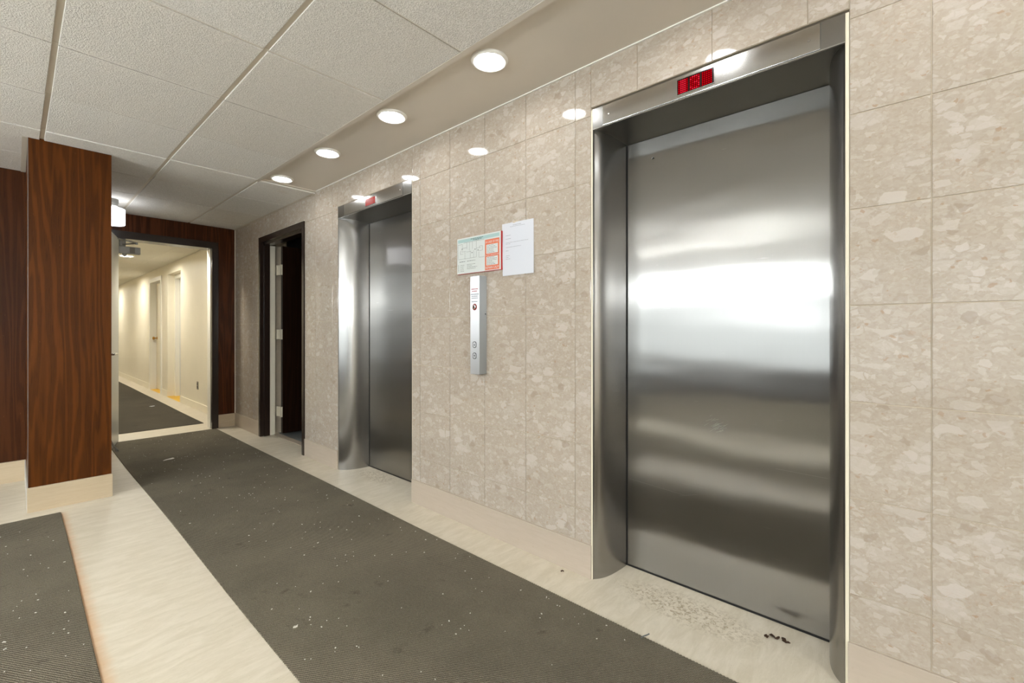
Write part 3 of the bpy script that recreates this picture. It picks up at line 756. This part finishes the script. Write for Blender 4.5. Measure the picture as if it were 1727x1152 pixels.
def text(name, body, mat, size_w, loc, parent, h=None):
    cu = bpy.data.curves.new(name, 'FONT'); cu.body = body; cu.size = 1; cu.align_x = 'CENTER'; cu.align_y = 'CENTER'; cu.resolution_u = 2
    t = bpy.data.objects.new(name, cu); COL.objects.link(t)
    dg = bpy.context.evaluated_depsgraph_get(); dg.update()
    me = bpy.data.meshes.new_from_object(t.evaluated_get(dg))
    bpy.data.objects.remove(t)
    xs_ = [v.co.x for v in me.vertices]; ys_ = [v.co.y for v in me.vertices]
    k = size_w/(max(xs_)-min(xs_)); kv = k if not h else h/(max(ys_)-min(ys_))
    cxx, cyy = (max(xs_)+min(xs_))/2, (max(ys_)+min(ys_))/2
    for v in me.vertices: v.co = Vector((0, -(v.co.x-cxx)*k, (v.co.y-cyy)*kv))
    me.materials.append(M[mat]); me.name = name
    o = bpy.data.objects.new(name, me); COL.objects.link(o); o.parent = parent
    o.location = Vector(loc)-ORG[parent.name]; return o
SW = SY1-SY0; SH = SZ1-SZ0
def su(u): return SY1-SW*u
def sv(v): return SZ0+SH*v
text('lettering', 'IN CASE OF FIRE', 'sign_white', SW*.28, (SX-.0019, su(.81), sv(.765)), fp, .0125)
text('lettering', 'DO NOT USE ELEVATORS', 'sign_white', SW*.28, (SX-.0019, su(.81), sv(.42)), fp, .008)
text('lettering', 'REMAIN CALM', 'sign_white', SW*.28, (SX-.0019, su(.81), sv(.09)), fp, .0135)
ink = MB()
def line(u0, v0, u1, v1, t=.0010, m=None):
    a = Vector((SX-.0016, su(u0), sv(v0))); b = Vector((SX-.0016, su(u1), sv(v1))); d = b-a
    (m or ink).obox((a+b)/2, d, d.cross(Vector((1, 0, 0))), (1, 0, 0), d.length/2, t/2, .0001)
plan = [(.02, .44, .02, .83), (.02, .83, .13, .83), (.13, .83, .13, .72), (.13, .72, .23, .72), (.16, .86, .30, .86), (.24, .86, .24, .68), (.30, .86, .30, .62), (.37, .86, .37, .66), (.30, .86, .64, .86), (.46, .86, .46, .62),
        (.23, .60, .34, .60), (.08, .66, .08, .56), (.08, .56, .15, .56), (.19, .60, .19, .40), (.02, .42, .19, .42), (.19, .42, .32, .42), (.32, .62, .32, .42), (.40, .62, .40, .42), (.32, .42, .46, .42), (.46, .62, .46, .42), (.46, .66, .56, .66), (.53, .66, .53, .70), (.53, .70, .60, .70), (.60, .70, .60, .58), (.52, .58, .60, .58), (.52, .56, .52, .40), (.52, .40, .64, .40), (.12, .70, .12, .62), (.12, .62, .22, .62)]
for l in plan: line(*l)
for (u_, v_) in ((.125, .70), (.36, .56), (.43, .64), (.50, .60)): line(u_-.012, v_, u_+.012, v_, .004)
tx = MB()
def words(u0, u1, v, t, m, jit=.02):
    u_ = u0
    while u_ < u1:
        e_ = min(u1, u_+random.uniform(.02, .05)); line(u_, v, e_, v, t, m); u_ = e_+.008
words(.33, .62, .935, .0028, tx); words(.38, .58, .905, .0028, tx); words(.43, .52, .88, .002, tx)
words(.24, .44, .345, .0022, tx); words(.06, .20, .345, .003, tx)
for k in range(5):
    v_ = .25-k*.042; words(.08, random.uniform(.15, .2), v_, .0016, tx)
    line(.03, v_, .043, v_, .004, tx)
for k, e_ in enumerate((.44, .36, .48, .45)): words(.24, e_, .25-k*.04, .0018, tx)
for k in range(6):
    words(.70, random.uniform(.82, .92), .675-k*.037, .0016, tx); words(.70, random.uniform(.82, .92), .355-k*.036, .0018, tx)
for m_, nme in ((ink, 'floor_plan_lines'), (tx, 'small_print')):
    for i, v in enumerate(m_.v): m_.v[i] = (v[0]-.0003, v[1], v[2])
    m_.build(nme, 'ink', fp)['kind'] = 'stuff'

# white letter notice, slightly curled
NY, NZ = 14, 14
pb = MB(); cor = [(1.683, 1.7165), (1.462, 1.714), (1.457, 1.435), (1.675, 1.4345)]
for j in range(NZ+1):
    for i in range(NY+1):
        a, b = i/NY, j/NZ
        ty = [cor[0][q]*(1-a)+cor[1][q]*a for q in (0, 1)]; by = [cor[3][q]*(1-a)+cor[2][q]*a for q in (0, 1)]
        y, z = ty[0]*(1-b)+by[0]*b, ty[1]*(1-b)+by[1]*b
        bow = .0012+.004*math.sin(math.pi*a)*(.3+.7*b)+.005*b*b*(a**3)+.003*b*(1-a)**3
        pb.v.append((W-bow, y, z))
nn = len(pb.v)
pb.v += [(x+.0004, y, z) for x, y, z in pb.v[:nn]]
for j in range(NZ):
    for i in range(NY):
        q = (j*(NY+1)+i, j*(NY+1)+i+1, (j+1)*(NY+1)+i+1, (j+1)*(NY+1)+i)
        pb.f += [q, tuple(nn+k for k in q[::-1])]
nt = tag(empty('paper_notice', (W, 1.57, 1.435)), 'white printed letter taped to the marble right of the fire plan', 'notice')
ps = pb.build('sheet', 'paper', nt, smooth=True)
pt = MB()
def psurf(a, b):
    bow = .0012+.004*math.sin(math.pi*a)*(.3+.7*b)+.005*b*b*(a**3)+.003*b*(1-a)**3
    y = (cor[0][0]*(1-a)+cor[1][0]*a)*(1-b)+(cor[3][0]*(1-a)+cor[2][0]*a)*b
    z = (cor[0][1]*(1-a)+cor[1][1]*a)*(1-b)+(cor[3][1]*(1-a)+cor[2][1]*a)*b
    return Vector((W-bow-.0005, y, z))
def pline(a0, a1, b, t):
    a = a0
    while a < a1:
        e_ = min(a1, a+random.uniform(.02, .06)); p, q = psurf(a, b), psurf(e_, b); d = q-p
        pt.obox((p+q)/2, d, d.cross(Vector((1, 0, 0))), (1, 0, 0), d.length/2, t/2, .00008); a = e_+.009
for a0, a1, b, t in ((.36, .62, .052, .0024), (.27, .74, .078, .0016), (.12, .28, .235, .0022), (.12, .29, .30, .0022), (.12, .84, .372, .0017), (.12, .27, .397, .0017), (.12, .62, .462, .0018), (.12, .22, .525, .002), (.12, .24, .622, .002), (.12, .21, .655, .002), (.12, .27, .685, .002)):
    pline(a0, a1, b, t)
pt.build('printed_lines', 'ink_pale', ps)['kind'] = 'stuff'
MB().obox((W-.0022, 1.585, 1.7165), (0, 1, 0), (0, 0, 1), (1, 0, 0), .018, .005, .0002).build('tape', 'grout', nt)

cp = tag(empty('elevator_call_panel', (W, 1.84, .893)), 'tall steel call panel with up and down buttons between the elevators', 'call panel')
CY0, CY1, CZ0, CZ1, CXF = 1.803, 1.876, .897, 1.446, 1.721
bd = box('housing', 'steel_housing', CXF, W-.0003, CY0, CY1, CZ0, CZ1, cp, bevel=.0015)
box('front_plate', 'steel_panel', CXF-.0015, CXF+.0005, CY0+.001, CY1-.001, CZ0+.001, CZ1-.003, cp, bevel=.0004)
for z, up in ((1.062, True), (1.000, False)):
    bt = MB(); r = .0155
    pts = []
    for k in range(24):
        a = 2*math.pi*k/24; pts.append((max(-.0125, min(.0125, math.cos(a)*r)), math.sin(a)*r*1.0))
    def ring(s_, dx): return [(CXF-dx, 1.8405+p*s_, z+q*s_) for p, q in pts]
    bt.v += ring(1.18, .0014)+ring(1.15, .003)+ring(.98, .003)+ring(.98, .0014); m_ = 24
    for q in range(3): bt.f += [(q*m_+k, q*m_+(k+1) % m_, (q+1)*m_+(k+1) % m_, (q+1)*m_+k) for k in range(m_)]
    rim = bt.build('button_rim', 'rubber', cp)
    b2 = MB(); b2.v += ring(.95, .0012)+ring(.93, .0032); b2.f += [(k, (k+1) % m_, m_+(k+1) % m_, m_+k) for k in range(m_)]+[tuple(m_+k for k in range(m_))]
    bu = b2.build('button', 'steel_panel', cp)
    g = 1 if up else -1
    b3 = MB(); b3.v += [(CXF-.0036, 1.8405-.006, z-.005*g), (CXF-.0036, 1.8405+.006, z-.005*g), (CXF-.0036, 1.8405, z+.006*g)]
    b3.v += [(CXF-.0030, *v[1:]) for v in b3.v]; b3.f += [(0, 1, 2), (5, 4, 3), (0, 3, 4, 1), (1, 4, 5, 2), (2, 5, 3, 0)]
    b3.build('arrow', 'ink', bu)
kz, ky = 1.272, 1.8405
MB().lathe((CXF-.0015, ky, kz), [(.019, 0), (.018, -.0012), (.0125, -.0012)], 28, 'x').build('red_key_ring', 'ink_red', cp)
MB().lathe((CXF-.0015, ky, kz), [(.0122, 0), (.0118, -.004), (.0105, -.0048), (.0001, -.0048)], 24, 'x').build('key_switch', 'chrome', cp, smooth=True)
MB().obox((CXF-.0066, ky, kz), (0, 0, 1), (0, 1, 0), (1, 0, 0), .006, .0016, .0004).build('key_slot', 'rubber', cp)
def cpl(name, mat, rows):
    m_ = MB()
    for y0_, y1_, z, t in rows:
        y = y0_
        while y > y1_:
            e_ = max(y1_, y-random.uniform(.005, .011)); m_.box(CXF-.0018, CXF-.0014, e_, y, z-t/2, z+t/2); y = e_-.0015
    m_.build(name, mat, cp)['kind'] = 'stuff'
cpl('red_small_print', 'ink_red', [(1.866, 1.814, 1.372, .006), (1.862, 1.820, 1.360, .006)])
cpl('dark_small_print', 'ink', [(1.871, 1.808, 1.343, .0055), (1.866, 1.814, 1.332, .005), (1.866, 1.814, 1.3215, .005), (1.865, 1.817, 1.302, .005)])
MB().tube([(W-.012, CY0-.001, 1.233), (W-.012, CY0-.004, 1.233)], .003, 10).build('side_screw', 'rubber', cp)

# ------------------------------------------------------------------ litter
def scrap(name, label, x, y, z, sx_, sy_, rot, mat, cat='scrap', curl=.004, n=5):
    mb = MB(); out = []
    for k in range(9):
        a = 2*math.pi*k/9; r = random.uniform(.6, 1.0)
        out.append((math.cos(a)*r*sx_, math.sin(a)*r*sy_))
    ca, sa = math.cos(rot), math.sin(rot)
    top = [(x+p*ca-q*sa, y+p*sa+q*ca, z+.0012+random.uniform(0, curl)) for p, q in out]
    mb.v += [(x, y, z+.0015+curl*.4), (x, y, z+.0002)]+top+[(a, b, max(z+.0001, c_-.0007)) for a, b, c_ in top]
    for k in range(9):
        k2 = (k+1) % 9
        mb.f += [(0, 2+k, 2+k2), (1, 11+k2, 11+k), (2+k, 11+k, 11+k2, 2+k2)]
    return tag(mb.build(name, mat, org=(x, y, z)), label, cat)
CTOP = .006
scrap('paper_scrap', 'torn pale paper scrap on the long carpet near the doorway', .91, 4.90, CTOP, .055, .022, .4, 'debris')
scrap('paper_scrap', 'small pale scrap on the long carpet at its left edge in the foreground', .719, 1.769, CTOP, .014, .010, .3, 'debris', curl=.006)
scrap('paper_scrap', 'white paper bit lying on the corridor carpet', 1.382, 8.53, CTOP, .045, .035, .2, 'paper')
scrap('paper_scrap', 'white torn paper on the corridor floor beside the doorway jamb', 1.50, 6.60, 0, .05, .018, .5, 'paper')
lv = tag(empty('dry_leaf_bits', (1.898, .385, 0)), 'brown crumpled dry leaf bits on the floor before the near elevator door', 'leaf litter')
for (dx, dy, a, b, r_) in ((-.004, .022, .014, .006, .9), (-.018, .040, .008, .006, .2), (-.006, .006, .012, .004, -.4), (.001, -.012, .015, .005, .5), (-.008, -.022, .010, .004, 1.6)):
    o = scrap('leaf_fragment', 'x', 1.898+dx, .385+dy, 0, a*1.5, b*1.7, r_, 'leafbrown', curl=.006)
    for k in ('label', 'category'): del o[k]
    o.parent = lv; o.location = Vector((dx, dy, 0))
tag(MB().tube([(1.548, .762, .008), (1.553, .755, .016), (1.560, .744, .022), (1.566, .738, .026)], .0022, 6).build('twig', 'twig', org=(1.556, .75, 0)), 'small grey twig standing at the carpet edge before the near elevator', 'twig')
tag(MB().tube([(1.733, 1.26, .002), (1.738, 1.255, .006), (1.742, 1.249, .003)], .003, 6).build('rust_crumb', 'leafbrown', org=(1.738, 1.255, 0)), 'tiny orange crumb on the floor below the marble base', 'crumb')
ln = MB()
for k in range(420):
    if k % 3: x, y = random.uniform(.65, 1.54), random.uniform(.7, 6.0)
    else: x, y = random.uniform(-.5, .17), random.uniform(1.2, 3.95)
    r_ = random.choice((.0010, .0013, .0016, .0022)); a = random.uniform(0, 3)
    ln.obox((x, y, CTOP+.001), (math.cos(a), math.sin(a), 0), (-math.sin(a), math.cos(a), 0), (0, 0, 1), r_*random.uniform(1, 2), r_, .0008)
lo = tag(ln.build('lint_specks', 'lint'), 'scattered white lint specks on the charcoal carpets', 'lint'); lo['kind'] = 'stuff'
